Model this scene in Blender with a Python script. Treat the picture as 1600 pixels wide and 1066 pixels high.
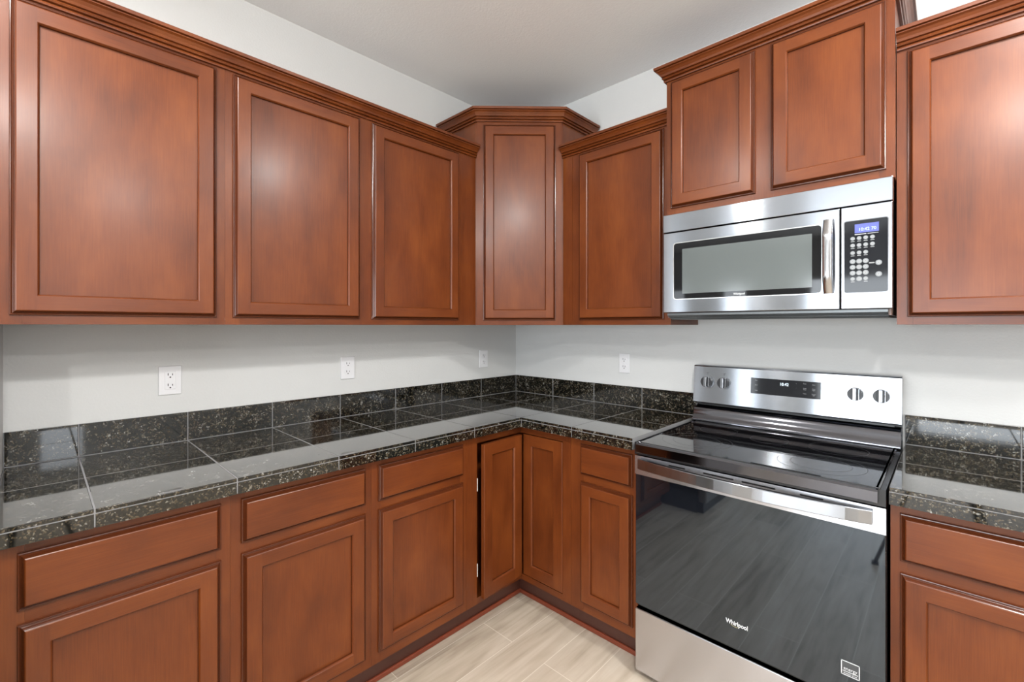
import bpy, bmesh, math, random
from mathutils import Vector, Matrix
random.seed(7)
R = math.radians
for o in list(bpy.data.objects): bpy.data.objects.remove(o)
SC = bpy.context.scene
COL = SC.collection

# ---------------------------------------------------------------- camera
CX, CY, CZ = 2.115, -2.2385, 1.3578
cd = bpy.data.cameras.new('camera'); cam = bpy.data.objects.new('camera', cd); COL.objects.link(cam)
cd.sensor_width = 36.0; cd.lens = 16.0
cd.shift_x = 0.0; cd.shift_y = -(533 - 509.06) / 1600.0
cd.clip_start = 0.02
cam.location = (CX, CY, CZ); cam.rotation_euler = (R(90), 0, 0.7655)
SC.camera = cam

# ---------------------------------------------------------------- world / exposure
w = bpy.data.worlds.new('sky'); SC.world = w; w.use_nodes = True
bg = w.node_tree.nodes['Background']
bg.inputs[0].default_value = (0.85, 0.92, 1.0, 1); bg.inputs[1].default_value = 1.0
SC.view_settings.view_transform = 'Standard'; SC.view_settings.look = 'None'
SC.view_settings.gamma = 1.0; SC.view_settings.use_curve_mapping = False
SC.view_settings.exposure = 0.28

# ---------------------------------------------------------------- lights: daylight through openings
def area(name, loc, rot, sx, sy, energy, color=(1, 1, 1), spread=180):
    l = bpy.data.lights.new(name, 'AREA'); l.shape = 'RECTANGLE'; l.size = sx; l.size_y = sy
    l.energy = energy; l.color = color; l.spread = R(spread)
    o = bpy.data.objects.new(name, l); o.location = loc; o.rotation_euler = rot; COL.objects.link(o); return o
area('patio_daylight', (1.75, -6.95, 1.10), (R(90), 0, 0), 2.5, 2.05, 150, (0.88, 0.945, 1.0))
area('nook_daylight', (-0.55, -6.95, 1.45), (R(90), 0, 0), .40, 1.2, 9, (0.88, 0.945, 1.0))
area('nook_corner_daylight', (-1.60, -6.95, 1.45), (R(90), 0, 0), .36, 1.2, 5, (0.88, 0.945, 1.0))
area('side_daylight', (5.35, -2.05, 1.50), (R(90), 0, R(90)), .42, 1.3, 9, (0.90, 0.95, 1.0))

# ---------------------------------------------------------------- materials
def newmat(name):
    m = bpy.data.materials.new(name); m.use_nodes = True
    nt = m.node_tree; b = nt.nodes['Principled BSDF']; return m, nt, b
def simple(name, col, rough=.5, metal=0., ior=None, coat=0., emit=None, estr=0.):
    m, nt, b = newmat(name)
    b.inputs['Base Color'].default_value = (*col, 1); b.inputs['Roughness'].default_value = rough
    b.inputs['Metallic'].default_value = metal
    if ior: b.inputs['IOR'].default_value = ior
    if coat: b.inputs['Coat Weight'].default_value = coat; b.inputs['Coat Roughness'].default_value = .1
    if emit:
        b.inputs['Emission Color'].default_value = (*emit, 1); b.inputs['Emission Strength'].default_value = estr
    return m
def N(nt, t, **k):
    n = nt.nodes.new(t)
    for a, v in k.items(): setattr(n, a, v)
    return n
def ramp(nt, stops, interp='LINEAR'):
    r = N(nt, 'ShaderNodeValToRGB'); r.color_ramp.interpolation = interp
    e = r.color_ramp.elements
    while len(e) > 1: e.remove(e[-1])
    e[0].position = stops[0][0]; e[0].color = (*stops[0][1], 1)
    for p, c in stops[1:]:
        x = e.new(p); x.color = (*c, 1)
    return r
def wood(name, axis):
    """stained maple, grain along the given object axis"""
    m, nt, b = newmat(name); L = nt.links
    tc = N(nt, 'ShaderNodeTexCoord'); oi = N(nt, 'ShaderNodeObjectInfo')
    sh = N(nt, 'ShaderNodeVectorMath', operation='SCALE'); sh.inputs[0].default_value = (13.1, 7.3, 9.7)
    L.new(oi.outputs['Random'], sh.inputs['Scale'])
    ad = N(nt, 'ShaderNodeVectorMath', operation='ADD'); L.new(tc.outputs['Object'], ad.inputs[0]); L.new(sh.outputs[0], ad.inputs[1])
    def mp(sc):
        q = N(nt, 'ShaderNodeMapping'); q.inputs['Scale'].default_value = sc; L.new(ad.outputs[0], q.inputs['Vector']); return q
    fine = (420, 420, 12) if axis == 'z' else (12, 420, 420)
    mid = (14, 14, 3.0) if axis == 'z' else (3.0, 14, 14)
    n1 = N(nt, 'ShaderNodeTexNoise'); n1.inputs['Scale'].default_value = 1; n1.inputs['Detail'].default_value = 5; L.new(mp(fine).outputs[0], n1.inputs['Vector'])
    n2 = N(nt, 'ShaderNodeTexNoise'); n2.inputs['Scale'].default_value = 1; n2.inputs['Detail'].default_value = 3; n2.inputs['Distortion'].default_value = .8; L.new(mp(mid).outputs[0], n2.inputs['Vector'])
    n3 = N(nt, 'ShaderNodeTexNoise'); n3.inputs['Scale'].default_value = 7; n3.inputs['Detail'].default_value = 4; L.new(mp((1, 1, .55) if axis == 'z' else (.55, 1, 1)).outputs[0], n3.inputs['Vector'])
    a1 = N(nt, 'ShaderNodeMath', operation='MULTIPLY'); a1.inputs[1].default_value = .22; L.new(n1.outputs['Fac'], a1.inputs[0])
    a2 = N(nt, 'ShaderNodeMath', operation='MULTIPLY_ADD'); a2.inputs[1].default_value = .28; L.new(n2.outputs['Fac'], a2.inputs[0]); L.new(a1.outputs[0], a2.inputs[2])
    a3 = N(nt, 'ShaderNodeMath', operation='MULTIPLY_ADD'); a3.inputs[1].default_value = .50; L.new(n3.outputs['Fac'], a3.inputs[0]); L.new(a2.outputs[0], a3.inputs[2])
    r = ramp(nt, [(.30, WOOD_D), (.50, WOOD_M), (.68, WOOD_L)]); L.new(a3.outputs[0], r.inputs[0])
    L.new(r.outputs[0], b.inputs['Base Color'])
    b.inputs['Roughness'].default_value = .34; b.inputs['IOR'].default_value = 1.38
    b.inputs['Coat Weight'].default_value = .15; b.inputs['Coat Roughness'].default_value = .2
    return m
WOOD_D = (.070, .0145, .0028); WOOD_M = (.128, .0295, .0056); WOOD_L = (.178, .046, .0090)
MW = wood('cherry_wood_vertical', 'z'); MH = wood('cherry_wood_horizontal', 'x')
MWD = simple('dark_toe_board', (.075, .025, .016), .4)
MSHOE = simple('shoe_moulding_wood', (.17, .034, .014), .4)

def wallmat(name, col, bump=.25):
    m, nt, b = newmat(name); L = nt.links
    b.inputs['Base Color'].default_value = (*col, 1); b.inputs['Roughness'].default_value = .6
    tc = N(nt, 'ShaderNodeTexCoord'); n = N(nt, 'ShaderNodeTexNoise'); n.inputs['Scale'].default_value = 130; n.inputs['Detail'].default_value = 3
    L.new(tc.outputs['Object'], n.inputs['Vector'])
    bp = N(nt, 'ShaderNodeBump'); bp.inputs['Strength'].default_value = bump; bp.inputs['Distance'].default_value = .003
    L.new(n.outputs['Fac'], bp.inputs['Height']); L.new(bp.outputs[0], b.inputs['Normal']); return m
MWALL = wallmat('grey_wall_paint', (.61, .615, .61)); MCEIL = wallmat('ceiling_paint', (.86, .87, .87), .3)

def granite():
    m, nt, b = newmat('black_granite'); L = nt.links
    tc = N(nt, 'ShaderNodeTexCoord')
    v = N(nt, 'ShaderNodeTexVoronoi'); v.inputs['Scale'].default_value = 260; L.new(tc.outputs['Object'], v.inputs['Vector'])
    v2 = N(nt, 'ShaderNodeTexVoronoi'); v2.inputs['Scale'].default_value = 110; L.new(tc.outputs['Object'], v2.inputs['Vector'])
    s1 = N(nt, 'ShaderNodeSeparateColor'); L.new(v.outputs['Color'], s1.inputs[0])
    s2 = N(nt, 'ShaderNodeSeparateColor'); L.new(v2.outputs['Color'], s2.inputs[0])
    n = N(nt, 'ShaderNodeTexNoise'); n.inputs['Scale'].default_value = 22; n.inputs['Detail'].default_value = 4; L.new(tc.outputs['Object'], n.inputs['Vector'])
    a = N(nt, 'ShaderNodeMath', operation='MULTIPLY'); a.inputs[1].default_value = .45; L.new(s1.outputs[0], a.inputs[0])
    c = N(nt, 'ShaderNodeMath', operation='MULTIPLY_ADD'); c.inputs[1].default_value = .25; L.new(s2.outputs[0], c.inputs[0]); L.new(a.outputs[0], c.inputs[2])
    d = N(nt, 'ShaderNodeMath', operation='MULTIPLY_ADD'); d.inputs[1].default_value = .45; L.new(n.outputs['Fac'], d.inputs[0]); L.new(c.outputs[0], d.inputs[2])
    r = ramp(nt, [(.30, (.0015, .002, .002)), (.54, (.0035, .004, .0035)), (.65, (.016, .014, .009)), (.74, (.052, .036, .018)), (.82, (.10, .090, .068)), (.92, (.24, .24, .23))])
    L.new(d.outputs[0], r.inputs[0]); L.new(r.outputs[0], b.inputs['Base Color'])
    b.inputs['Roughness'].default_value = .045; b.inputs['IOR'].default_value = 1.5; b.inputs['Coat Weight'].default_value = 1; b.inputs['Coat IOR'].default_value = 1.28; b.inputs['Coat Roughness'].default_value = .04
    return m
MGR = granite(); MGROUT = simple('grey_grout', (.20, .20, .205), .7)

def planks():
    m, nt, b = newmat('light_oak_planks'); L = nt.links
    tc = N(nt, 'ShaderNodeTexCoord'); sx = N(nt, 'ShaderNodeSeparateXYZ'); L.new(tc.outputs['Object'], sx.inputs[0])
    ox = N(nt, 'ShaderNodeMath', operation='ADD'); ox.inputs[1].default_value = -.762 + .1785 * 40; L.new(sx.outputs[0], ox.inputs[0])
    oy = N(nt, 'ShaderNodeMath', operation='ADD'); oy.inputs[1].default_value = 20.35; L.new(sx.outputs[1], oy.inputs[0])
    cb = N(nt, 'ShaderNodeCombineXYZ'); L.new(oy.outputs[0], cb.inputs[0]); L.new(ox.outputs[0], cb.inputs[1])
    br = N(nt, 'ShaderNodeTexBrick'); L.new(cb.outputs[0], br.inputs['Vector'])
    br.inputs['Scale'].default_value = 1; br.inputs['Brick Width'].default_value = 1.22; br.inputs['Row Height'].default_value = .1785
    br.inputs['Mortar Size'].default_value = .0015; br.inputs['Mortar Smooth'].default_value = .2; br.offset = .37; br.offset_frequency = 2
    br.inputs['Color1'].default_value = (0, 0, 0, 1); br.inputs['Color2'].default_value = (1, 1, 1, 1); br.inputs['Mortar'].default_value = (.5, .5, .5, 1)
    rowf = N(nt, 'ShaderNodeMath', operation='DIVIDE'); rowf.inputs[1].default_value = .1785; L.new(ox.outputs[0], rowf.inputs[0])
    rowi = N(nt, 'ShaderNodeMath', operation='FLOOR'); L.new(rowf.outputs[0], rowi.inputs[0])
    r7 = N(nt, 'ShaderNodeMath', operation='MULTIPLY'); r7.inputs[1].default_value = 3.7; L.new(rowi.outputs[0], r7.inputs[0])
    av = N(nt, 'ShaderNodeCombineXYZ'); L.new(sx.outputs[0], av.inputs[0]); L.new(sx.outputs[1], av.inputs[1]); L.new(r7.outputs[0], av.inputs[2])
    mp = N(nt, 'ShaderNodeMapping'); mp.inputs['Scale'].default_value = (26, 1.6, 1); L.new(av.outputs[0], mp.inputs[0])
    n = N(nt, 'ShaderNodeTexNoise'); n.inputs['Scale'].default_value = 1; n.inputs['Detail'].default_value = 7; n.inputs['Distortion'].default_value = 1.2; L.new(mp.outputs[0], n.inputs['Vector'])
    mp2 = N(nt, 'ShaderNodeMapping'); mp2.inputs['Scale'].default_value = (7, 1.3, 1); L.new(av.outputs[0], mp2.inputs[0])
    n2 = N(nt, 'ShaderNodeTexNoise'); n2.inputs['Scale'].default_value = 1; n2.inputs['Detail'].default_value = 3; n2.inputs['Distortion'].default_value = 2.0; L.new(mp2.outputs[0], n2.inputs['Vector'])
    sep = N(nt, 'ShaderNodeSeparateColor'); L.new(br.outputs['Color'], sep.inputs[0])
    t1 = N(nt, 'ShaderNodeMath', operation='MULTIPLY'); t1.inputs[1].default_value = .45; L.new(n.outputs['Fac'], t1.inputs[0])
    t2 = N(nt, 'ShaderNodeMath', operation='MULTIPLY_ADD'); t2.inputs[1].default_value = .40; L.new(n2.outputs['Fac'], t2.inputs[0]); L.new(t1.outputs[0], t2.inputs[2])
    t3 = N(nt, 'ShaderNodeMath', operation='MULTIPLY_ADD'); t3.inputs[1].default_value = .14; L.new(sep.outputs[0], t3.inputs[0]); L.new(t2.outputs[0], t3.inputs[2])
    r = ramp(nt, [(.30, (.28, .22, .165)), (.45, (.43, .36, .28)), (.58, (.52, .445, .36)), (.70, (.58, .515, .43))]); L.new(t3.outputs[0], r.inputs[0])
    mx = N(nt, 'ShaderNodeMix', data_type='RGBA'); L.new(br.outputs['Fac'], mx.inputs[0]); L.new(r.outputs[0], mx.inputs[6]); mx.inputs[7].default_value = (.66, .60, .51, 1)
    L.new(mx.outputs[2], b.inputs['Base Color']); b.inputs['Roughness'].default_value = .42
    return m
MFL = planks()

def steel(name, col=(.375, .395, .43), rough=.17, aniso=1.0, vec=(0, 0, 1)):
    m, nt, b = newmat(name); L = nt.links
    b.inputs['Base Color'].default_value = (*col, 1); b.inputs['Metallic'].default_value = 1
    b.inputs['Roughness'].default_value = rough; b.inputs['Anisotropic'].default_value = aniso
    c = N(nt, 'ShaderNodeCombineXYZ'); c.inputs[0].default_value, c.inputs[1].default_value, c.inputs[2].default_value = vec
    L.new(c.outputs[0], b.inputs['Tangent'])
    tc = N(nt, 'ShaderNodeTexCoord'); mp = N(nt, 'ShaderNodeMapping'); mp.inputs['Scale'].default_value = (3, 400, 400) 
    n = N(nt, 'ShaderNodeTexNoise'); n.inputs['Scale'].default_value = 1; n.inputs['Detail'].default_value = 2
    L.new(tc.outputs['Object'], mp.inputs[0]); L.new(mp.outputs[0], n.inputs['Vector'])
    mr = N(nt, 'ShaderNodeMapRange'); mr.inputs[3].default_value = rough - .012; mr.inputs[4].default_value = rough + .015
    L.new(n.outputs['Fac'], mr.inputs[0]); L.new(mr.outputs[0], b.inputs['Roughness'])
    return m
MST = steel('brushed_stainless'); MSTR = steel('brushed_stainless_bright', (.60, .60, .63), .24, .9); MSTV = steel('brushed_stainless_handle', (.5, .5, .51), .2, .6, (1, 0, 0))
MSTD = steel('polished_stainless_trim', (.14, .14, .155), .09, .3)
MSTF = simple('dark_steel_door', (.25, .25, .26), .3, .9)
MPROF = simple('dark_profile', (.075, .0180, .0055), .20, ior=1.5)  # darker brown for the edge slopes and the inner bead step
MBLK = simple('black_plastic', (.012, .012, .014), .35)
MBGL = simple('black_glass', (.006, .007, .010), .03, ior=2.0); MBGL.node_tree.nodes['Principled BSDF'].inputs['Specular Tint'].default_value = (.72, .86, 1, 1)
MCOOK = simple('cooktop_glass', (.005, .005, .006), .03, ior=1.9)
MSCR = simple('microwave_screen', (.10, .115, .115), .12, ior=1.8)
MPANEL = simple('control_panel_black', (.010, .011, .014), .06, ior=1.4)
MRING = simple('burner_ring_print', (.035, .035, .036), .3)
MPRINT = simple('white_print', (.62, .64, .66), .4)
MGREY = simple('grey_print', (.30, .31, .32), .4)
MINK = simple('dark_print', (.06, .065, .07), .4)
MLCD = simple('blue_lcd', (.05, .06, .22), .3, emit=(.10, .13, .50), estr=.7)
MLCDT = simple('lcd_digits', (.4, .5, .9), .3, emit=(.30, .42, .85), estr=.8)
MLED = simple('clock_digits', (.7, .8, .9), .3, emit=(.70, .82, .95), estr=1.0)
MOUT = simple('white_outlet_plastic', (.74, .74, .76), .3)
MSLOT = simple('outlet_slot', (.02, .02, .02), .5)
MHINGE = simple('hinge_metal', (.75, .74, .70), .35)
MUNDER = simple('microwave_underside', (.14, .15, .155), .35, .6)
MGASK = simple('rubber_black', (.01, .01, .01), .7)
MLAMP = simple('lamp_diffuser', (.8, .8, .8), .4, emit=(1, .96, .90), estr=14)
MTRIMW = simple('white_trim', (.75, .75, .74), .4)
MYEL = simple('gold_print', (.45, .40, .20), .4)
MBLKF = simple('black_enamel', (.012, .012, .013), .25)

# ---------------------------------------------------------------- mesh helpers
class MB:
    def __init__(s): s.v = []; s.f = []; s.m = []; s.sm = []
    def add(s, vs, fs, mi=0, smooth=False):
        k = len(s.v); s.v += [tuple(a) for a in vs]
        for f in fs: s.f.append([k + i for i in f]); s.m.append(mi); s.sm.append(smooth)
    def box(s, a, b, mi=0):
        x0, x1 = sorted((a[0], b[0])); y0, y1 = sorted((a[1], b[1])); z0, z1 = sorted((a[2], b[2]))
        v = [(x0, y0, z0), (x1, y0, z0), (x1, y1, z0), (x0, y1, z0), (x0, y0, z1), (x1, y0, z1), (x1, y1, z1), (x0, y1, z1)]
        s.add(v, [(0, 3, 2, 1), (4, 5, 6, 7), (0, 1, 5, 4), (1, 2, 6, 5), (2, 3, 7, 6), (3, 0, 4, 7)], mi)
    def rbox(s, a, b, r=.002, seg=2, mi=0, smooth=True):
        bm = bmesh.new(); bmesh.ops.create_cube(bm, size=1)
        x0, x1 = sorted((a[0], b[0])); y0, y1 = sorted((a[1], b[1])); z0, z1 = sorted((a[2], b[2]))
        for v in bm.verts: v.co = ((x0 + x1) / 2 + v.co.x * (x1 - x0), (y0 + y1) / 2 + v.co.y * (y1 - y0), (z0 + z1) / 2 + v.co.z * (z1 - z0))
        bmesh.ops.bevel(bm, geom=list(bm.edges) + list(bm.verts), offset=r, segments=seg, profile=.5, affect='EDGES')
        A = sorted((f.calc_area() for f in bm.faces), reverse=True); big = A[5] * .999 if smooth else 0
        s.bm(bm, mi, smooth, big)
    def bm(s, bm, mi=0, smooth=False, big=None):
        bm.verts.index_update(); k = len(s.v); s.v += [tuple(v.co) for v in bm.verts]
        for f in bm.faces: s.f.append([k + v.index for v in f.verts]); s.m.append(mi); s.sm.append(False)
        bm.free()
    def cyl(s, c, r, h, axis='y', n=32, mi=0, r2=None, smooth=True):
        """cylinder from c along +axis by h"""
        r2 = r if r2 is None else r2; ax = 'xyz'.index(axis); u, w_ = (ax + 1) % 3, (ax + 2) % 3
        vs = []
        for rr, hh in ((r, 0), (r2, h)):
            for i in range(n):
                t = 2 * math.pi * i / n; p = [0, 0, 0]; p[ax] = c[ax] + hh; p[u] = c[u] + rr * math.cos(t); p[w_] = c[w_] + rr * math.sin(t); vs.append(p)
        fs = [(i, (i + 1) % n, n + (i + 1) % n, n + i) for i in range(n)]
        s.add(vs, fs, mi, smooth); s.add(vs[:n], [tuple(reversed(range(n)))], mi); s.add(vs[n:], [tuple(range(n))], mi)
    def extrude(s, prof, path, mi=0, smooth=False, caps=True):
        """prof: list of (a,b); path: list of functions (a,b)->xyz"""
        k = len(prof); vs = []
        for f in path: vs += [f(a, b) for a, b in prof]
        fs = []
        for j in range(len(path) - 1):
            for i in range(k):
                i2 = (i + 1) % k; fs.append((j * k + i, j * k + i2, (j + 1) * k + i2, (j + 1) * k + i))
        s.add(vs, fs, mi, smooth)
        if caps:
            s.add(vs[:k], [tuple(reversed(range(k)))], mi); s.add(vs[-k:], [tuple(range(k))], mi)
    def build(s, name, mats, parent=None, auto=False):
        me = bpy.data.meshes.new(name); me.from_pydata(s.v, [], s.f)
        for m in (mats if isinstance(mats, (list, tuple)) else [mats]): me.materials.append(m)
        me.polygons.foreach_set('material_index', s.m); me.polygons.foreach_set('use_smooth', s.sm)
        bm = bmesh.new(); bm.from_mesh(me); bmesh.ops.recalc_face_normals(bm, faces=bm.faces); bm.to_mesh(me); bm.free()
        me.update()
        o = bpy.data.objects.new(name, me); COL.objects.link(o)
        if parent: o.parent = parent
        return o
def thing(name, label, cat, loc=(0, 0, 0), rz=0, group=None):
    o = bpy.data.objects.new(name, None); COL.objects.link(o); o.location = loc; o.rotation_euler = (0, 0, rz)
    o.empty_display_size = .1; o['label'] = label; o['category'] = cat
    if group: o['group'] = group
    return o
def tag(o, label, cat, group=None):
    o['label'] = label; o['category'] = cat
    if group: o['group'] = group
    return o
def struct(name, mb, m):
    o = mb.build(name, m); o['kind'] = 'structure'; return o
def text_mesh(name, s, size, mat, parent, loc, rot=(R(90), 0, 0), depth=.0003, sx=1.0, align='CENTER', bold=0.0):
    cu = bpy.data.curves.new(name, 'FONT'); cu.body = s; cu.size = size; cu.align_x = align; cu.align_y = 'CENTER'; cu.extrude = depth; cu.offset = bold; cu.resolution_u = 3
    t = bpy.data.objects.new(name, cu); COL.objects.link(t)
    dg = bpy.context.evaluated_depsgraph_get(); dg.update()
    me = bpy.data.meshes.new_from_object(t.evaluated_get(dg)); bpy.data.objects.remove(t); bpy.data.curves.remove(cu)
    me.name = name; me.materials.clear(); me.materials.append(mat)
    o = bpy.data.objects.new(name, me); COL.objects.link(o); o.parent = parent; o.location = loc; o.rotation_euler = rot; o.scale = (sx, 1, 1)
    return o

# ---------------------------------------------------------------- the room
CEIL = 2.711
X0, X1, Y0 = -2.0, 5.2, -6.8
mb = MB(); mb.box((X0 - .15, Y0 - .15, -.10), (X1 + .15, .15, 0)); struct('floor', mb, MFL)
mb = MB(); mb.box((X0 - .15, Y0 - .15, CEIL), (X1 + .15, .15, CEIL + .10)); struct('ceiling', mb, MCEIL)
mb = MB(); mb.box((-.12, -3.2, 0), (0, .15, CEIL)); struct('wall_left', mb, MWALL)
mb = MB(); mb.box((0, 0, 0), (X1, .15, CEIL)); struct('wall_back', mb, MWALL)
mb = MB(); mb.box((0, -2.330, 0), (.30, -2.3145, CEIL)); struct('wall_near', mb, MWALL)
mb = MB(); mb.box((X0 - .15, Y0, 0), (X0, -3.2, CEIL)); mb.box((X0, -3.2, 0), (-.12, -3.08, CEIL)); struct('wall_nook', mb, MWALL)
mb = MB()   # right wall with a window opening y -2.26..-1.84, z .85..2.15
mb.box((X1, Y0, 0), (X1 + .15, -2.26, CEIL)); mb.box((X1, -1.84, 0), (X1 + .15, .15, CEIL)); mb.box((X1, -2.26, 0), (X1 + .15, -1.84, .85)); mb.box((X1, -2.26, 2.15), (X1 + .15, -1.84, CEIL))
struct('wall_right', mb, MWALL)
mb = MB()   # front wall: patio opening x .5..3.0 z .05..2.1, nook window x -.78..-.35 z .85..2.05
for a, b_ in [((X0, 0), (-1.80, CEIL)), ((-1.40, 0), (-.78, CEIL)), ((-1.80, 0), (-1.40, .85)), ((-1.80, 2.05), (-1.40, CEIL)), ((-.34, 0), (.5, CEIL)), ((3.0, 0), (X1, CEIL)), ((-.78, 0), (-.34, .85)), ((-.78, 2.05), (-.34, CEIL)), ((.5, 0), (3.0, .07)), ((.5, 2.13), (3.0, CEIL))]:
    mb.box((a[0], Y0 - .15, a[1]), (b_[0], Y0, b_[1]))
struct('wall_front', mb, MWALL)
def wframe(name, f):
    mb = MB(); f(mb); struct(name, mb, MTRIMW)
def f1(mb):
    for x in (.5, 1.72, 2.94): mb.box((x, Y0 - .1, .07), (x + .06, Y0 - .04, 2.13))
    for z in (.07, 2.07): mb.box((.56, Y0 - .1, z), (1.72, Y0 - .04, z + .06)); mb.box((1.78, Y0 - .1, z), (2.94, Y0 - .04, z + .06))
wframe('window_1', f1)
def f2(mb):
    for x in (-.78, -.38): mb.box((x, Y0 - .1, .85), (x + .04, Y0 - .04, 2.05))
    for z in (.85, 2.01): mb.box((-.74, Y0 - .1, z), (-.38, Y0 - .04, z + .04))
wframe('window_2', f2)
def f3(mb):
    for y in (-2.26, -1.88): mb.box((X1 + .04, y, .85), (X1 + .10, y + .04, 2.15))
    for z in (.85, 2.11): mb.box((X1 + .04, -2.22, z), (X1 + .10, -1.88, z + .04))
wframe('window_3', f3)
def f4(mb):
    for x in (-1.80, -1.44): mb.box((x, Y0 - .1, .85), (x + .04, Y0 - .04, 2.05))
    for z in (.85, 2.01): mb.box((-1.76, Y0 - .1, z), (-1.44, Y0 - .04, z + .04))
wframe('window_4', f4)

# ---------------------------------------------------------------- cabinets
EDGE = [(0, 0), (0, .0060), (.0012, .0078), (.0034, .0082), (.0048, .0068), (.0076, .0100), (.0088, .0130), (.0110, .0165), (.0120, .0178), (.0140, .0190)]
def rect_loops(mb, x0, x1, z0, z1, prof, y0, mi_v=0, mi_h=1):
    """concentric mitred loops; prof = (inset, proud) ; front = -y"""
    for (i0, e0), (i1, e1) in zip(prof[:-1], prof[1:]):
        A = [(x0 + i0, y0 - e0, z0 + i0), (x1 - i0, y0 - e0, z0 + i0), (x1 - i0, y0 - e0, z1 - i0), (x0 + i0, y0 - e0, z1 - i0)]
        B = [(x0 + i1, y0 - e1, z0 + i1), (x1 - i1, y0 - e1, z0 + i1), (x1 - i1, y0 - e1, z1 - i1), (x0 + i1, y0 - e1, z1 - i1)]
        for k in range(4):
            k2 = (k + 1) % 4; mb.add([A[k], A[k2], B[k2], B[k]], [(0, 1, 2, 3)], mi_h if k in (0, 2) else mi_v)
def edge_loops(mb, W, H, e, a, b_, g):
    if len(e) < 8: rect_loops(mb, 0, W, 0, H, e, 0, a, b_); return
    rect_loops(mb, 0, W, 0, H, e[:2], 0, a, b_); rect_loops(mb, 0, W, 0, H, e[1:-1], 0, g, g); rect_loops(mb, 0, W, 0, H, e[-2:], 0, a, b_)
def make_door(x0, x1, z0, z1, y0, parent, edge=EDGE, sw=.0525, name='door'):
    """framed door; origin at its lower left corner so it can swing"""
    W, H = x1 - x0, z1 - z0; mb = MB(); T = edge[-1][1]; i0 = edge[-1][0]
    mb.add([(0, 0, 0), (W, 0, 0), (W, 0, H), (0, 0, H)], [(0, 3, 2, 1)], 0)
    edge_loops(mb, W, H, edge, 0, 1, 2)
    q = lambda a, b, c, d, mi: mb.add([(a, -T, c), (b, -T, c), (b, -T, d), (a, -T, d)], [(0, 1, 2, 3)], mi)
    q(i0, sw, i0, H - i0, 0); q(W - sw, W - i0, i0, H - i0, 0)
    q(sw, W - sw, i0, sw, 1); q(sw, W - sw, H - sw, H - i0, 1)
    P = T - .0125
    bead = [(0, T), (.0010, T - .0009), (.0026, T - .0030), (.0040, T - .0060), (.0044, T - .0070), (.0046, P)]
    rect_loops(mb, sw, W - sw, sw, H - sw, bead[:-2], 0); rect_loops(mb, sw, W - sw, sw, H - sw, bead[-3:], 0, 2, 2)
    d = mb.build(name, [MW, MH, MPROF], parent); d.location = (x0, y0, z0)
    pb = MB(); pb.box((sw + .004, -P, sw + .004), (W - sw - .004, -P + .006, H - sw - .004))
    pb.build('panel', MW, d)
    return d
def make_drawer(x0, x1, z0, z1, y0, parent):
    W, H = x1 - x0, z1 - z0; mb = MB(); T = .019; i0 = .014
    mb.add([(0, 0, 0), (W, 0, 0), (W, 0, H), (0, 0, H)], [(0, 3, 2, 1)], 0)
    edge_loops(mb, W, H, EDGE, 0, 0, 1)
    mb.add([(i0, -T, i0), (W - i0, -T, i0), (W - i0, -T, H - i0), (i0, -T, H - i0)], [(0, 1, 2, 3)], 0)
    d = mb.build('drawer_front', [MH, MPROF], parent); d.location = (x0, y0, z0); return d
def cabinet(name, label, W, D, z0, z1, loc, rz, doors=(), drawers=(), stiles=None, toe=False, group=None, fh=.038, cat='cabinet'):
    """local frame: x along the wall, front at y=-D, wall at y=0"""
    t = thing(name, label, cat, loc, rz, group)
    mb = MB(); zb = z0 if not toe else .118
    FT = .019
    mb.box((0.0006, -.002, zb), (W - .0006, -(D - FT), z1)); mb.build('cabinet_body', MW, t)
    mb = MB()
    st = stiles or [(0, .038), (W - .038, W)]
    for a, b_ in st: mb.box((a + .0002, -(D - FT), zb), (b_ - .0002, -D, z1), 0)
    st2 = sorted(st); xs = [(st2[i][1], st2[i + 1][0]) for i in range(len(st2) - 1)]
    for a, b_ in xs:
        mb.box((a, -(D - FT), zb), (b_, -D + .0001, zb + fh), 1); mb.box((a, -(D - FT), z1 - fh), (b_, -D + .0001, z1), 1)
        if drawers: mb.box((a, -(D - FT), .66), (b_, -D + .0001, .73), 1)
        mb.box((a, -(D - FT), zb + fh), (b_, -(D - FT) - .004, z1 - fh), 0)
    mb.build('face_frame', [MW, MH], t)
    for d in doors: make_door(*d, -D, t)
    for d in drawers: make_drawer(*d, -D, t)
    if toe:
        mb = MB(); mb.box((0, -.05, .0), (W, -(D - .067), .118)); mb.build('toe_kick', MWD, t)
    return t
CR = [(0, 0), (.008, 0), (.0095, .004), (.008, .008), (.0035, .009), (.0035, .011), (.013, .012), (.016, .016), (.013, .020), (.0095, .0205), (.0095, .0225), (.017, .024), (.0205, .031), (.027, .039), (.034, .0435), (.034, .0465), (.0305, .047), (.0305, .0485), (.040, .0495), (.041, .060), (0, .060)]
def crown(parent, pts, z, name='crown_moulding', k=1.0, back=.010):
    """pts: plan polyline on the face line, room on the right hand side of travel; mitred"""
    prof = [(d * k, h * k) for d, h in CR]; prof = [(-back, 0)] + prof[1:-1] + [(-back, .060 * k)]
    P = [Vector(p) for p in pts]; path = []
    for i, p in enumerate(P):
        dirs = []
        if i > 0: dirs.append((P[i] - P[i - 1]).normalized())
        if i < len(P) - 1: dirs.append((P[i + 1] - P[i]).normalized())
        ns = [Vector((d.y, -d.x)) for d in dirs]
        n = ns[0] if len(ns) == 1 else (ns[0] + ns[1]) / (1 + ns[0].dot(ns[1]))
        path.append(lambda a, b, p=p, n=n: (p.x + n.x * a, p.y + n.y * a, z + b))
    mb = MB(); mb.extrude(prof, path, 0); return mb.build(name, MH, parent)

UZ0, UZ1 = 1.3615, 2.2760
LR = R(90)
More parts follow.
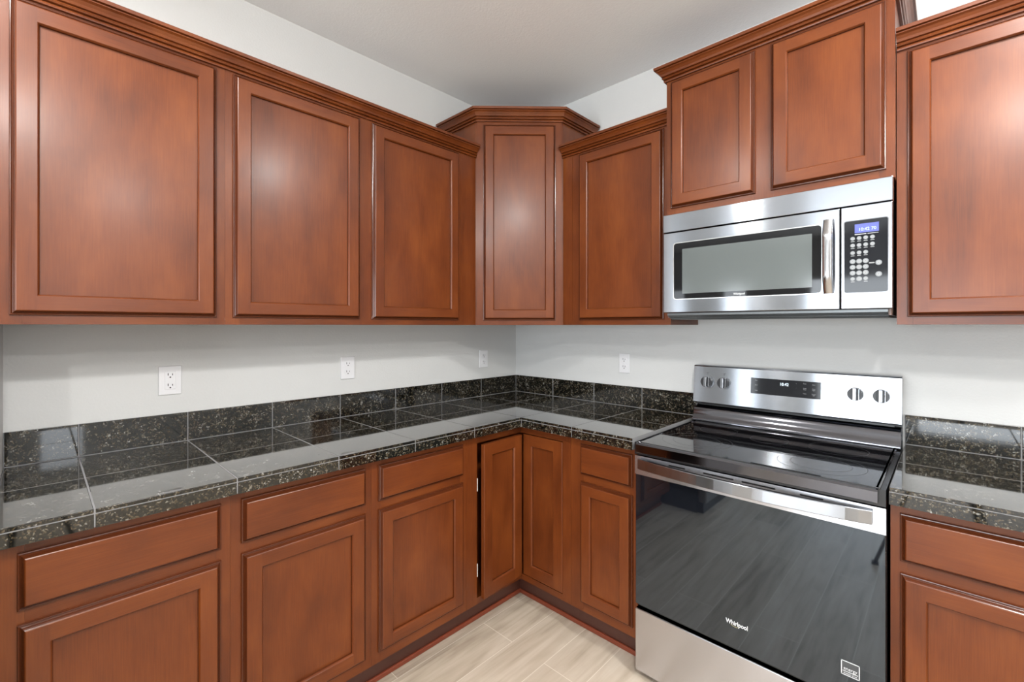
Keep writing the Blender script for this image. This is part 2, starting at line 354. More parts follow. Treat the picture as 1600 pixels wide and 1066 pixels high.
# left wall uppers: local x = world y - start, world x = -local y
yA, yB, yE = -2.3135, -1.7910, -.6340
cabinet('wall_cabinet', 'large single door cherry wall cabinet at the far left end of the left wall', yB - yA, .305, UZ0, UZ1, (0, yA, 0), LR,
        doors=[(-2.293 - yA, -1.816 - yA, 1.3865, 2.2385)], stiles=[(0, .045), (yB - yA - .045, yB - yA)])
cabinet('wall_cabinet', 'double door cherry wall cabinet between the left end cabinet and the tall corner cabinet', yE - yB, .305, UZ0, UZ1, (0, yB, 0), LR,
        doors=[(-1.768 - yB, -1.2925 - yB, 1.3865, 2.2385), (-1.238 - yB, -.754 - yB, 1.3865, 2.2385)], stiles=[(0, .045), (-1.292 - yB, -1.238 - yB), (-.775 - yB, -.741 - yB), (-.7405 - yB, yE - yB)])
o = crown(None, [(.305, -2.3135), (.305, -.6345)], 2.246)
tag(o, 'long cherry crown moulding running along the top of the left wall cabinets', 'moulding')
# diagonal corner cabinet
def diag():
    t = thing('corner_wall_cabinet', 'tall diagonal cherry corner cabinet with one narrow door and its own crown', 'cabinet', (0, 0, 0))
    z0, z1 = UZ0, 2.448
    A = Vector((.3165, -.6335)); B = Vector((.6335, -.3165)); d = (B - A).normalized(); n = Vector((d.y, -d.x))
    mb = MB(); inn = .019
    A2 = A - n * inn; B2 = B - n * inn
    pts = [(.002, -.002), (.002, -.6335), (.3165 - .0185, -.6335), (A2.x, A2.y), (B2.x, B2.y), (.6335, -.3165 + .0185), (.6335, -.002)]
    pts = [(.002, -.002), (.002, -.6330), (A.x - .014, -.6330), (B.x - .0005, B.y + .0140), (.6330, -.002)]
    vs = [(x, y, z0) for x, y in pts] + [(x, y, z1) for x, y in pts]; k = len(pts)
    mb.add(vs, [tuple(reversed(range(k))), tuple(range(k, 2 * k))] + [(i, (i + 1) % k, k + (i + 1) % k, k + i) for i in range(k)]); mb.build('cabinet_body', MW, t)
    W = (B - A).length
    fr = MB()
    def P(a, e, z): p = A + d * a + n * e; return (p.x, p.y, z)
    def bx(a0, a1, zz0, zz1, mi, e0=-.0105, e1=0):
        v = [P(a0, e1, zz0), P(a1, e1, zz0), P(a1, e0, zz0), P(a0, e0, zz0), P(a0, e1, zz1), P(a1, e1, zz1), P(a1, e0, zz1), P(a0, e0, zz1)]
        fr.add(v, [(0, 3, 2, 1), (4, 5, 6, 7), (0, 1, 5, 4), (1, 2, 6, 5), (2, 3, 7, 6), (3, 0, 4, 7)], mi)
    bx(0, .045, z0, z1, 0); bx(W - .045, W, z0, z1, 0); bx(.045, W - .045, z0, z0 + .04, 1, -.0105, -.0001); bx(.045, W - .045, z1 - .05, z1, 1, -.0105, -.0001)
    fr.build('face_frame', [MW, MH], t)
    dd = make_door(0, W - 2 * .033, 1.3865, 2.418, 0, t); p = A + d * .033
    dd.location = (p.x, p.y, 1.3865); dd.rotation_euler = (0, 0, R(45))
    crown(t, [(.016, -.6335), (A.x, A.y), (B.x, B.y), (.6335, -.016)], 2.434, k=1.08, back=.006)
    return t
diag()
# right (back) wall uppers
XR0, XR1 = .6345, 1.2290
c = cabinet('wall_cabinet', 'cherry wall cabinet between the tall corner cabinet and the microwave', XR1 - XR0, .305, UZ0, UZ1, (XR0, 0, 0), 0,
        doors=[(.741 - XR0, 1.199 - XR0, 1.3865, 2.2385)], stiles=[(0, .060), (.0605, .125), (XR1 - XR0 - .045, XR1 - XR0)])
crown(c, [(0, -.305), (XR1 - XR0, -.305)], 2.246)
XM0, XM1 = 1.2300, 1.9905
c = cabinet('wall_cabinet', 'short high two door cherry wall cabinet above the microwave', XM1 - XM0, .348, 1.8315, 2.436, (XM0, 0, 0), 0,
        doors=[(1.250 - XM0, 1.584 - XM0, 1.861, 2.404), (1.636 - XM0, 1.969 - XM0, 1.861, 2.404)], stiles=[(0, .04), (1.575 - XM0, 1.645 - XM0), (XM1 - XM0 - .04, XM1 - XM0)])
crown(c, [(0, -.006), (0, -.348), (XM1 - XM0, -.348), (XM1 - XM0, -.006)], 2.412, k=1.02)
XQ0, XQ1 = 1.9915, 2.6000
c = cabinet('wall_cabinet', 'cherry wall cabinet to the right of the microwave, cut by the picture edge', XQ1 - XQ0, .305, UZ0, UZ1, (XQ0, 0, 0), 0,
        doors=[(2.018 - XQ0, 2.575 - XQ0, 1.3865, 2.2385)], stiles=[(0, .04), (XQ1 - XQ0 - .04, XQ1 - XQ0)])
crown(c, [(.0005, -.305), (XQ1 - XQ0, -.305)], 2.246)

# base cabinets
BZ1 = .8725
def base(label, y0, y1, dx, rot=True, drawer=True):
    W = y1 - y0; loc = (0, y0, 0) if rot else (y0, 0, 0)
    a, b_ = dx[0] - y0, dx[1] - y0
    return cabinet('base_cabinet', label, W, .600, 0, BZ1, loc, LR if rot else 0,
                   doors=[(a, b_, .158, .683)], drawers=[(a, b_, .714, .845)], stiles=[(0, max(.035, a + .012)), (min(W - .035, b_ + -.012), W)], toe=True)
base('cherry base cabinet with drawer over door under the left end of the counter', -2.3135, -1.8500, (-2.272, -1.8745))
base('middle of the three cherry drawer-over-door base cabinets on the left wall', -1.8500, -1.4000, (-1.823, -1.4245))
base('cherry drawer-over-door base cabinet on the left wall, right beside the corner cabinet', -1.4000, -.9500, (-1.3745, -.9715))
base('narrow cherry drawer-over-door base cabinet just left of the oven range', .9040, 1.2285, (.959, 1.2095), rot=False)
base('cherry drawer-over-door base cabinet right of the oven range, cut by the picture edge', 1.9970, 2.6000, (2.0175, 2.575), rot=False)
# corner base (L shaped) with two hinged doors meeting in the inside corner
def corner_base():
    t = thing('corner_base_cabinet', 'cherry corner base cabinet with two narrow doors meeting in the inside corner', 'cabinet', (0, 0, 0))
    mb = MB()
    mb.box((.002, -.935, .118), (.43, -.002, BZ1)); mb.box((.002, -.9495, .118), (.5809, -.935, BZ1)); mb.box((.43, -.43, .118), (.888, -.002, BZ1)); mb.box((.888, -.5809, .118), (.9035, -.002, BZ1)); mb.box((.43, -.935, .118), (.5809, -.43, .134)); mb.box((.5809, -.5809, .118), (.888, -.43, .134)); mb.build('cabinet_body', MW, t)
    fr = MB(); z0 = .118
    # left leg frame, plane x=.600, y -.9495..-.600
    fr.box((.581, -.9495, z0), (.600, -.8870, BZ1), 0); fr.box((.581, -.8870, .835), (.5999, -.5999, BZ1), 1); fr.box((.581, -.8870, z0), (.5999, -.5999, .146), 1)
    # right leg frame, plane y=-.600
    fr.box((.858, -.581, z0), (.9035, -.600, BZ1), 0); fr.box((.600, -.581, .835), (.858, -.5999, BZ1), 1); fr.box((.600, -.581, z0), (.858, -.5999, .146), 1)
    fr.build('face_frame', [MW, MH], t)
    E2 = [(0, 0), (0, .0170), (.0012, .0185), (.0025, .0190)]
    # right leg door: in plane y=-.600
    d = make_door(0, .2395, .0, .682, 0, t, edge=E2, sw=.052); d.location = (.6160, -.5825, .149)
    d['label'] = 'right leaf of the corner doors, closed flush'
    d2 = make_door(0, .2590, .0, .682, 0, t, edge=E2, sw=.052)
    ang = R(90 + 2.6); W = .2590
    px, py = .6050, -.6175    # corner end of the left leaf
    d2.rotation_euler = (0, 0, ang); d2.location = (px - W * math.cos(ang), py - W * math.sin(ang), .149)
    d2['label'] = 'left leaf of the corner doors, slightly ajar'
    for z in (.24, .62):
        h = MB(); h.rbox((.580, -.8862, z), (.6022, -.8836, z + .058), .001, 1); h.build('hinge', MHINGE, t)
    k = MB(); k.box((.05, -.9495, 0), (.533, -.05, .118)); k.box((.533, -.533, 0), (.9035, -.05, .118)); k.build('toe_kick', MWD, t)
corner_base()
# shoe mouldings on the floor
def shoe(name, a, b_):
    o = MB()
    if a[0] == b_[0]: o.rbox((.5335, a[1], .0005), (.5435, b_[1], .021), .004, 2)
    else: o.rbox((a[0], -.5335, .0005), (b_[0], -.5435, .021), .004, 2)
    q = o.build(name, MSHOE); q['kind'] = 'structure'
shoe('trim_1', (.54, -2.31), (.54, -.5335)); shoe('trim_2', (.5440, -.54), (1.2280, -.54)); shoe('trim_3', (1.998, -.54), (2.60, -.54))

# ---------------------------------------------------------------- countertops of granite tile
ZC, ZE, G = .9187, .8727, .0014
def tiles(mb, xs, ys, z, th=.010):
    for i in range(len(xs) - 1):
        for j in range(len(ys) - 1):
            mb.rbox((xs[i] + G, ys[j] + G, z - th), (xs[i + 1] - G, ys[j + 1] - G, z), .0016, 2, 0, True)
YS = [-2.3135, -2.145, -1.842, -1.540, -1.237, -.935, -.6375]
XF, ZT, GD = .6395, .0105, .0004      # front of the top tiles, their thickness, grout depth
def top_left():
    t = thing('countertop', 'L shaped dark granite tile countertop filling the corner, from the left end to the range', 'countertop')
    mb = MB(); tiles(mb, [.0135, .317, XF + G], YS, ZC, ZT)
    tiles(mb, [.0135, .317, .6375], [-.6375, -.327, -.0135], ZC, ZT); tiles(mb, [.6375, .935, 1.2285], [-XF - G, -.317, -.0135], ZC, ZT)
    mb.box((.002, -2.3135, ZE + .002), (XF - .0012, -.002, ZC - GD), 1); mb.box((XF - .0012, -XF + .0012, ZE + .002), (1.2275, -.002, ZC - GD), 1)
    mb.build('tile_top', [MGR, MGROUT], t)
    mb = MB(); ys = YS[:-1] + [-.6385]; zt = ZC - ZT - .0022
    for a, b_ in zip(ys[:-1], ys[1:]): mb.rbox((XF - .0010, a + G, ZE), (XF - .0004, b_ - G, zt), .0002, 1)
    for a, b_ in ((.6395, .935), (.935, 1.2285)): mb.rbox((a + G, -XF + .0004, ZE), (b_ - G, -XF + .0010, zt), .0002, 1)
    mb.build('tile_edge', [MGR], t)
    mb = MB()
    ys = YS[:-1] + [-.632, -.327, -.0125]
    for a, b_ in zip(ys[:-1], ys[1:]): mb.rbox((.003, a + G, ZC + .0018), (.0125, b_ - G, 1.0273), .0012, 2)
    for a, b_ in ((.0125, .330), (.330, .633), (.633, .935), (.935, 1.2285)): mb.rbox((a + G, -.0125, ZC + .0018), (b_ - G, -.003, 1.0273), .0012, 2)
    mb.box((.001, -2.3135, ZC), (.0120, -.003, 1.0262), 1); mb.box((.0120, -.0120, ZC), (1.2275, -.001, 1.0262), 1)
    mb.build('backsplash', [MGR, MGROUT], t)
top_left()
def top_right():
    t = thing('countertop', 'dark granite tile countertop on the right of the range, cut by the picture edge', 'countertop')
    x0, x1 = 1.9961, 2.600; zt = ZC - ZT - .0022
    mb = MB(); tiles(mb, [x0 - .0008, 2.2995, x1], [-XF - G, -.317, -.0135], ZC, ZT)
    mb.box((x0 + .001, -XF + .0012, ZE + .002), (x1, -.002, ZC - GD), 1); mb.build('tile_top', [MGR, MGROUT], t)
    mb = MB()
    for a, b_ in ((x0 - .0008, 2.2995), (2.2995, x1)): mb.rbox((a + G, -XF + .0004, ZE), (b_ - G, -XF + .0010, zt), .0002, 1)
    mb.build('tile_edge', [MGR], t)
    mb = MB()
    for a, b_ in ((x0, 2.285), (2.285, x1)): mb.rbox((a + G, -.0125, ZC + .0018), (b_ - G, -.003, 1.0273), .0012, 2)
    mb.box((x0 + .001, -.0120, ZC), (x1, -.001, 1.0262), 1); mb.build('backsplash', [MGR, MGROUT], t)
top_right()

# ---------------------------------------------------------------- electric range
def ring(mb, cx, cy, r, w, z, n=64, mi=0):
    vs = []
    for rr in (r - w / 2, r + w / 2):
        for i in range(n): t = 2 * math.pi * i / n; vs.append((cx + rr * math.cos(t), cy + rr * math.sin(t), z))
    mb.add(vs, [(i, n + i, n + (i + 1) % n, (i + 1) % n) for i in range(n)], mi)
def range_():
    x0, x1 = 1.2365, 1.9905; t = thing('electric_range', 'stainless electric range with black glass cooktop and glass oven door', 'stove')
    W = x1 - x0; xc = (x0 + x1) / 2
    mb = MB(); mb.box((x0 + .002, -.045, .03), (x1 - .002, -.590, .862)); mb.build('oven_body', MBLKF, t)
    for sx in (x0 + .05, x1 - .05):
        for sy in (-.56, -.10):
            f = MB(); f.cyl((sx, sy, 0), .016, .03, 'z', 16); f.build('leveling_foot', MBLK, t)
    # storage drawer
    mb = MB(); mb.rbox((x0, -.592, .026), (x1 - .001, -.634, .266), .003, 2); mb.build('storage_drawer', MSTR, t)
    mb = MB(); mb.box((x0 + .006, -.592, .271), (x1 - .006, -.618, .281)); mb.build('door_gap_gasket', MGASK, t)
    # oven door
    mb = MB(); mb.rbox((x0, -.592, .282), (x1, -.630, .8570), .004, 2)
    d = mb.build('oven_door', MBLKF, t)
    mb = MB(); mb.rbox((x0 + .0015, -.6300, .284), (x1 - .0015, -.6335, .7860), .0015, 2); mb.build('door_glass', MBGL, d)
    # stainless band on top of door with slots (slots are real gaps between pieces)
    mb = MB(); zs = (.8425, .8475); ybk, yf = -.6305, -.6365
    slots = [(1.373, 1.433), (1.498, 1.597), (1.623, 1.721), (1.788, 1.847)]
    mb.box((x0, ybk, .7850), (x1, yf, zs[0])); mb.box((x0, ybk, zs[1]), (x1, yf, .8570))
    xs = [x0] + [v for s in slots for v in s] + [x1]
    for k in range(0, len(xs), 2): mb.box((xs[k], ybk, zs[0]), (xs[k + 1], yf, zs[1]))
    for a, b_ in slots: mb.box((a, ybk + .0002, zs[0]), (b_, ybk - .0006, zs[1]), 1)
    mb.build('door_band', [MSTR, MGASK], d)
    # bowed flat handle
    mb = MB(); n = 24; prof = []
    def sec(u):
        x = 1.2560 + (1.9620 - 1.2560) * u; bow = .034 * math.sin(math.pi * u) ** .75 if 0 < u < 1 else 0
        y = -.642 - bow
        return lambda a, b, x=x, y=y: (x, y - a, .8090 + b)
    mb.extrude([(0, 0), (.009, .001), (.0105, .003), (.0105, .0375), (.009, .0395), (0, .0405)], [sec(i / n) for i in range(n + 1)], 0)
    mb.box((1.2565, -.6360, .811), (1.270, -.6425, .846)); mb.box((1.948, -.6360, .811), (1.9615, -.6425, .846))
    mb.build('door_handle', MST, d)
    text_mesh('brand_lettering', 'Whirlpool', .0205, MPRINT, d, (1.6065, -.6338, .3665), bold=.0004, sx=.80)
    sw = MB(); pts = []
    for i in range(25):
        a = R(200 + 215 * i / 24); pts.append((1.601 + .0145 * math.cos(a), .3630 + .0075 * math.sin(a)))
    for (a, c_), (b_, e) in zip(pts[:-1], pts[1:]): sw.add([(a, -.6339, c_ - .0005), (b_, -.6339, e - .0005), (b_, -.6339, e + .0005), (a, -.6339, c_ + .0005)], [(0, 1, 2, 3)])
    sw.build('brand_swirl', MYEL, d)
    # energy label
    e = MB(); bx0, bx1, bz0, bz1 = 1.8895, 1.9330, .3545, .3960
    for a, c_ in (((bx0, bz0), (bx1, bz0 + .0022)), ((bx0, bz1 - .0022), (bx1, bz1)), ((bx0, bz0), (bx0 + .0022, bz1)), ((bx1 - .0022, bz0), (bx1, bz1))): e.box((a[0], -.6336, a[1]), (c_[0], -.6340, c_[1]))
    e.box((bx0 + .0022, -.6336, bz0 + .0022), (bx1 - .0022, -.6338, bz1 - .0022), 1); e.box((bx0 + .004, -.6338, bz0 + .011), (bx1 - .004, -.63395, bz0 + .013))
    lab = e.build('energy_label', [MPRINT, MINK], d)
    text_mesh('label_script', 'energy', .0130, MPRINT, d, (1.9112, -.6341, .3745), sx=.9)
    text_mesh('label_words', 'ENERGY STAR', .0055, MPRINT, d, (1.9112, -.6341, .3605), sx=.9)
    # cooktop
    mb = MB(); mb.box((x0 + .001, -.05, .8625), (x1, -.640, .9085)); mb.build('cooktop_base', MBLKF, t)
    mb = MB(); fx0, fx1 = 1.2500, 1.9740
    mb.extrude([(-.636, .872), (-.650, .8715), (-.6555, .875), (-.6560, .904), (-.652, .9095), (-.636, .911)], [lambda a, b, x=x: (x, a, b) for x in (fx0, fx1)], 0)
    mb.build('cooktop_front_trim', MSTD, t)
    mb = MB(); mb.rbox((x0 + .012, -.075, .9086), (x1 - .012, -.640, .9122), .0015, 2); g = mb.build('cooktop_glass', MCOOK, t)
    mb = MB()
    for a, c_ in (((x0 + .016, -.645), (x0 + .021, -.085)), ((x1 - .021, -.645), (x1 - .016, -.085)), ((x0 + .021, -.105), (x1 - .021, -.100))): mb.box((a[0], a[1], .9122), (c_[0], c_[1], .9140))
    mb.build('cooktop_rim', MSTD, g)
    for cx, cy, r, w_ in [(1.411, -.477, .086, .0011), (1.411, -.477, .125, .0011), (1.408, -.235, .072, .0011), (1.6080, -.262, .066, .0011), (1.815, -.490, .083, .0011), (1.815, -.490, .121, .0011), (1.825, -.240, .090, .0011)]:
        rb = MB(); ring(rb, cx, cy, r, w_, .91235); rb.build('burner_ring', MRING, g)
    # backguard
    mb = MB()
    mb.extrude([(-.040, .998), (-.0850, .996), (-.0880, 1.002), (-.0730, 1.166), (-.070, 1.171), (-.040, 1.173)], [lambda a, b, x=x: (x, a, b) for x in (x0 + .003, x1 + .001)], 0)
    bgd = mb.build('backguard', MST, t)
    mb = MB(); mb.box((x0 + .004, -.010, .8627), (x1, -.0395, 1.168)); mb.box((x0 + .02, -.0395, .985), (x1 - .02, -.060, .9975)); mb.build('rear_housing', MBLKF, t)
    mb = MB()
    P = [(-.0400, .912), (-.0400, .978), (-.058, .984), (-.070, .979), (-.078, .968), (-.083, .952), (-.0875, .936), (-.096, .927), (-.099, .9145), (-.098, .912)]
    mb.extrude(P, [lambda a, b, x=x: (x, a, b) for x in (x0 + .004, x1 - .002)], 0, True)
    mb.build('rear_trim', MSTD, t)
    # controls (on the slanted face): helper giving the face y at height z
    def fy(z): return -.0880 + (z - 1.002) * (.0150 / .164)
    tilt = math.atan(.0150 / .164)
    mb = MB(); v = [(1.489, fy(1.0635) - .0012, 1.0635), (1.746, fy(1.0635) - .0012, 1.0635), (1.746, fy(1.131) - .0012, 1.131), (1.489, fy(1.131) - .0012, 1.131)]
    bk = [(a, b + .002, c_) for a, b, c_ in v]; mb.add(v + bk, [(0, 1, 2, 3), (0, 4, 5, 1), (1, 5, 6, 2), (2, 6, 7, 3), (3, 7, 4, 0)])
    pn = mb.build('control_display', MPANEL, bgd)
    def txt(s, x, z, size, m): text_mesh('display_text', s, size, m, bgd, (x, fy(z) - .0014, z), rot=(R(90) - tilt, 0, 0), sx=.9)
    txt('10:42', 1.617, 1.1115, .017, MLED)
    for s, x, z in [('Bake', 1.511, 1.121), ('Broil', 1.511, 1.1005), ('Keep', 1.511, 1.078), ('+', 1.661, 1.119), ('-', 1.661, 1.101), ('Timer', 1.691, 1.121), ('Start', 1.722, 1.119), ('Cook', 1.691, 1.102), ('Time', 1.691, 1.097), ('Oven', 1.722, 1.102), ('Light', 1.722, 1.097), ('Clean', 1.691, 1.081), ('Cancel', 1.722, 1.081), ('Off', 1.722, 1.076)]:
        txt(s, x, z, .0055, MGREY)
    for kx in (1.303, 1.377, 1.857, 1.934):
        kz = 1.0965; k = MB()
        k.cyl((0, -.0006, 0), .0285, -.002, 'y', 40, 1); k.cyl((0, -.0026, 0), .0250, -.020, 'y', 40, 0, r2=.0235)
        k.rbox((-.0065, -.0226, -.0230), (.0065, -.0350, .0230), .002, 2, 1); k.rbox((-.0120, -.0226, -.0222), (-.0070, -.0280, .0222), .001, 1, 0)
        k.rbox((.0115, -.0226, -.0212), (.0145, -.0270, .0212), .001, 1, 1)
        ko = k.build('knob', [MBLK, MST], t); ko.location = (kx, fy(kz), kz); ko.rotation_euler = (-tilt, 0, 0)
        mk = MB(); mk.box((kx - .0008, fy(1.131) - .0002, 1.1290), (kx + .0008, fy(1.131) - .0008, 1.1350)); mk.box((kx - .006, fy(1.140) - .0002, 1.1380), (kx + .006, fy(1.140) - .0008, 1.1395)); mk.build('knob_marking', MINK, bgd)
    return t
range_()

# ---------------------------------------------------------------- microwave
def microwave():
    x0, x1 = 1.2305, 1.9865; t = thing('microwave', 'stainless over-the-range microwave hung under the short cabinet', 'microwave')
    mb = MB(); mb.box((x0 + .004, -.004, 1.392), (x1 - .006, -.345, 1.8300)); mb.build('microwave_body', simple('microwave_case', (.18, .12, .10), .4), t)
    mb = MB(); mb.extrude([(-.02, 1.3915), (-.02, 1.386), (-.325, 1.384), (-.368, 1.402), (-.368, 1.4105), (-.345, 1.4105), (-.345, 1.3915)], [lambda a, b, x=x: (x, a, b) for x in (x0 + .012, x1 - .012)]); mb.build('underside_vent', MUNDER, t)
    mb = MB(); mb.rbox((x0, -.345, 1.7535), (x1 + .001, -.3830, 1.8280), .002, 2); mb.build('top_vent_panel', MST, t)
    mb = MB(); mb.box((x0 + .004, -.345, 1.4125), (x1 - .008, -.350, 1.7535)); mb.build('front_gap', MGASK, t)
    # door as a frame around the window
    mb = MB(); mb.rbox((x0, -.350, 1.4135), (1.8500, -.3800, 1.7500), .002, 2); d = mb.build('microwave_door', MST, t)
    def rrect(mb, a0, a1, c0, c1, r, y, mi=0, n=6, depth=.0):
        vs = []
        for cx, cz, s in ((a1 - r, c1 - r, 0), (a0 + r, c1 - r, 90), (a0 + r, c0 + r, 180), (a1 - r, c0 + r, 270)):
            for i in range(n + 1): t_ = R(s + 90 * i / n); vs.append((cx + r * math.cos(t_), y, cz + r * math.sin(t_)))
        k = len(vs)
        if depth: mb.add(vs + [(a, b + depth, c_) for a, b, c_ in vs], [tuple(range(k))] + [(i, k + i, k + (i + 1) % k, (i + 1) % k) for i in range(k)], mi)
        else: mb.add(vs, [tuple(range(k))], mi)
    mb = MB(); rrect(mb, 1.2735, 1.8010, 1.4665, 1.7065, .013, -.3808, 0, depth=.001); mb.build('window_bezel', simple('bright_bezel', (.8, .8, .8), .15, 1), d)
    mb = MB(); rrect(mb, 1.2770, 1.7990, 1.4700, 1.7030, .011, -.3814, 0, depth=.001); mb.build('door_window', simple('dark_window_glass', (.004, .004, .005), .04, ior=1.45), d)
    mb = MB(); rrect(mb, 1.3130, 1.7720, 1.4910, 1.6770, .002, -.3820, 0, depth=.0008); mb.build('window_screen', MSCR, d)
    text_mesh('brand_lettering', 'Whirlpool', .0115, MPRINT, d, (1.5350, -.3817, 1.4800), sx=.85, bold=.0002)
    # vertical bowed handle
    mb = MB(); n = 20
    def sec(u):
        z = 1.466 + (1.7165 - 1.466) * u; s_ = math.sin(math.pi * u); bow = .022 * min(1, s_ * 1.6) if s_ > 0 else 0
        return lambda a, b, z=z, bow=bow: (1.8065 + a, -.3815 - bow - b, z)
    mb.extrude([(0, 0), (0, .009), (.004, .0125), (.022, .0125), (.0275, .008), (.0275, 0)], [sec(i / n) for i in range(n + 1)], 0, True)
    mb.rbox((1.809, -.3800, 1.468), (1.832, -.3860, 1.482), .001, 1); mb.rbox((1.809, -.3800, 1.701), (1.832, -.3860, 1.715), .001, 1)
    mb.build('door_handle', MSTV, d)
    mb = MB(); mb.rbox((1.8535, -.350, 1.4135), (x1, -.3800, 1.7500), .002, 2); p = mb.build('control_housing', MST, t)
    mb = MB(); rrect(mb, 1.8610, 1.9780, 1.4640, 1.7045, .007, -.3806, 0, depth=.001); mb.build('panel_bezel', simple('grey_bezel', (.25, .25, .26), .25, .8), p)
    mb = MB(); rrect(mb, 1.8635, 1.9755, 1.4665, 1.7020, .006, -.3812, 0, depth=.001); cp = mb.build('control_panel', MPANEL, p)
    mb = MB(); mb.box((1.8910, -.3812, 1.6610), (1.9530, -.3816, 1.6900)); mb.build('display', MLCD, p)
    text_mesh('display_text', '10:42 70', .0145, MLCDT, p, (1.9235, -.3818, 1.6715), sx=.92)
    mb = MB(); mb.box((1.891, -.3812, 1.6555), (1.921, -.3816, 1.6575)); mb.box((1.924, -.3812, 1.6560), (1.952, -.3815, 1.6570)); mb.build('display_caption', MPRINT, p)
    cols = (1.8855, 1.9025, 1.9195, 1.9368)
    small = [(0, 1.6438), (1, 1.6440), (2, 1.6442), (3, 1.6442), (0, 1.6212), (1, 1.6214), (2, 1.6216), (3, 1.6218), (0, 1.5967), (1, 1.5970), (2, 1.5972), (0, 1.5113), (2, 1.5116)]
    big = [(c_, z) for z in (1.5688, 1.5498, 1.5308) for c_ in (0, 1, 2)] + [(1, 1.5113)]
    def button(cx, z, r, label=None):
        b_ = MB(); b_.cyl((cx, -.3812, z), r, -.0008, 'y', 24, 0); b_.cyl((cx, -.3820, z), r * .62, -.0002, 'y', 20, 1); b_.cyl((cx, -.3822, z), r * .25, -.0002, 'y', 12, 0)
        b_.build('button', [MPRB, MGREY], p)
    MPRB = simple('button_grey', (.20, .215, .225), .4)
    for c_, z in small: button(cols[c_], z, .0063)
    for c_, z in big: button(cols[c_], z, .0078)
    for z in (1.5602, 1.5234): button(1.9525, z, .0083)
    for c_, z in small:
        mb = MB(); mb.box((cols[c_] - .005, -.3812, z - .0105), (cols[c_] + .005, -.3814, z - .0085)); mb.build('button_caption', MGREY, p)
    mb = MB(); mb.box((1.928, -.3812, 1.5590), (1.942, -.3814, 1.5625)); mb.build('button_caption', MGREY, p)
    return t
microwave()

# ---------------------------------------------------------------- outlets
def outlet(label, y, z, wall, wide=False, W=.070):
    """local: plate in xz plane facing -y"""
    H = .1070; loc, rz = ((0, y, z), LR) if wall == 'L' else ((y, 0, z), 0)
    t = thing('wall_outlet', label, 'outlet', loc, rz, 'white electrical outlets')
    mb = MB(); mb.rbox((-W / 2, -.0005, -H / 2), (W / 2, -.0060, H / 2), .0022, 2); mb.build('cover_plate', MOUT, t)
    mb = MB(); zs = (.0195, -.0195)
    if wide: mb.rbox((-.0165, -.0058, -.0335), (.0165, -.0080, .0335), .001, 1)
    else:
        for s in zs: mb.cyl((0, -.0058, s), .0170, -.0020, 'y', 28)
        mb.cyl((0, -.0058, 0), .003, -.001, 'y', 12)
    r = mb.build('receptacle', MOUT, t)
    y1 = -.0078 if not wide else -.0079
    for s in zs:
        for k in range(3):
            mb = MB()
            if k == 0: mb.box((-.0080, y1, s - .001), (-.0055, y1 - .0004, s + .008))
            if k == 1: mb.box((.0055, y1, s - .001), (.0078, y1 - .0004, s + .006))
            if k == 2: mb.cyl((0, y1, s - .0075), .0027, -.0004, 'y', 14)
            mb.build('socket_slot', MSLOT, r)
outlet('white rectangular outlet on the left wall nearest the picture edge, leftmost of four', -1.8955, 1.1525, 'L', True)
outlet('white outlet in the middle of the left wall, above the long counter', -1.1955, 1.1525, 'L')
outlet('white outlet on the left wall beside the room corner', -.2990, 1.1500, 'L')
outlet('white outlet on the back wall between the room corner and the range', .8255, 1.1510, 'B', W=.064)

# ---------------------------------------------------------------- ceiling lights
def lamp(label, x, y, r, energy, col=(1, .985, .96)):
    t = thing('ceiling_light', label, 'light', (x, y, CEIL), 0, 'ceiling lights behind the camera')
    mb = MB(); mb.cyl((0, 0, -.0005), r + .02, -.012, 'z', 40, 0, r2=r + .012); mb.build('trim_ring', MTRIMW, t)
    mb = MB()
    for k in range(6):
        a0, a1 = R(15 * k), R(15 * (k + 1)); mb.cyl((0, 0, -.0125 - .055 * math.sin(a0)), r * math.cos(a0), -.055 * (math.sin(a1) - math.sin(a0)), 'z', 40, 0, r2=max(.001, r * math.cos(a1)))
    mb.build('diffuser', MLAMP, t)
    l = bpy.data.lights.new('ceiling_light_glow', 'POINT'); l.shadow_soft_size = .065; l.energy = energy * .42; l.color = col
    o = bpy.data.objects.new('ceiling_light_glow', l); COL.objects.link(o); o.parent = t; o.location = (0, 0, -.16)
    l = bpy.data.lights.new('ceiling_light_beam', 'AREA'); l.shape = 'DISK'; l.size = .15; l.energy = energy * .42; l.color = col
    o = bpy.data.objects.new('ceiling_light_beam', l); COL.objects.link(o); o.parent = t; o.location = (0, 0, -.080)
lamp('round ceiling light nearest the range side of the kitchen', 2.45, -.95, .11, 36)
lamp('round ceiling light above the photographer', 2.45, -2.35, .11, 52)
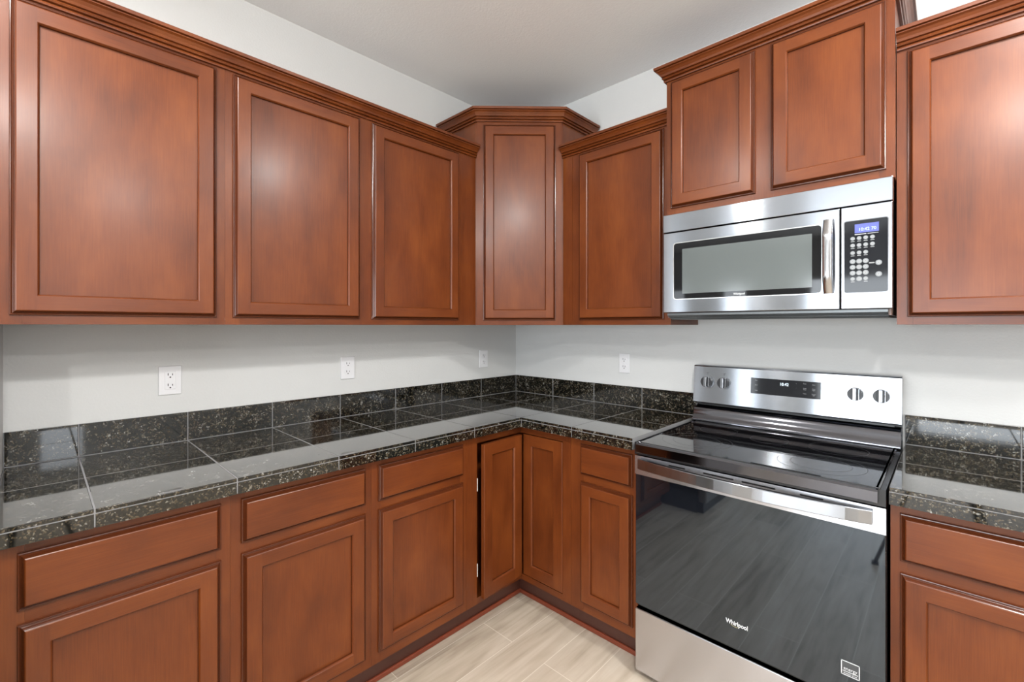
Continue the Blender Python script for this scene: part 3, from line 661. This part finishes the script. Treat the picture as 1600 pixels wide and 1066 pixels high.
lamp('round ceiling light left of the photographer, near the left wall', .92, -2.48, .11, 22)
lamp('round ceiling light over the dining side', 3.10, -3.70, .11, 58)
lamp('round ceiling light far to the right', 4.20, -1.70, .11, 58)

# ---------------------------------------------------------------- seen only mirrored in the oven glass
def fridge():
    t = thing('beverage_cooler', 'low black cooler with dark steel doors, mirrored at upper left of the oven glass', 'refrigerator', (.06, -2.755, 0))
    mb = MB(); mb.box((0, -.42, .0), (.735, .42, .87)); mb.build('cooler_body', MBLKF, t)
    for a, b_, s in ((-.42, -.003, 1), (.003, .415, -1)):
        m_ = MB(); m_.rbox((.738, a, .075), (.80, b_, .87), .014, 4); d = m_.build('cooler_door', MSTF, t)
        h = MB(); yy = (b_ - .035) if s == 1 else (a + .035); h.rbox((.80, yy - .012, .40), (.835, yy + .012, .80), .006, 2); h.build('handle', MBLK, d)
    f = MB(); f.box((.736, -.40, .0), (.775, .40, .070)); f.build('base_grille', MBLK, t)
fridge()
def tripod():
    t = thing('camera_tripod', 'black camera tripod whose foot is mirrored at the right edge of the oven glass', 'tripod', (2.115, -2.30, 0))
    mb = MB(); mb.cyl((0, 0, .70), .014, .42, 'z', 20); mb.build('centre_column', MBLK, t)
    for ex, ey in ((-.305, -.03), (.20, -.26), (.17, .27)):
        top = Vector((0, 0, .95)); bot = Vector((ex, ey, .012)); d = (bot - top).normalized(); u = d.orthogonal().normalized(); w_ = d.cross(u)
        mb = MB(); n = 14
        def sec(p, r): return [tuple(p + u * r * math.cos(2 * math.pi * i / n) + w_ * r * math.sin(2 * math.pi * i / n)) for i in range(n)]
        vs = sec(top, .015) + sec(top.lerp(bot, .5), .014) + sec(top.lerp(bot, .5), .010) + sec(bot, .009)
        fs = [(k * n + i, k * n + (i + 1) % n, (k + 1) * n + (i + 1) % n, (k + 1) * n + i) for k in range(3) for i in range(n)]
        mb.add(vs, fs, 0, True); l = mb.build('leg', MBLK, t)
        f = MB(); f.cyl((ex, ey, 0), .016, .018, 'z', 18); f.build('rubber_foot', MGASK, l)
tripod()
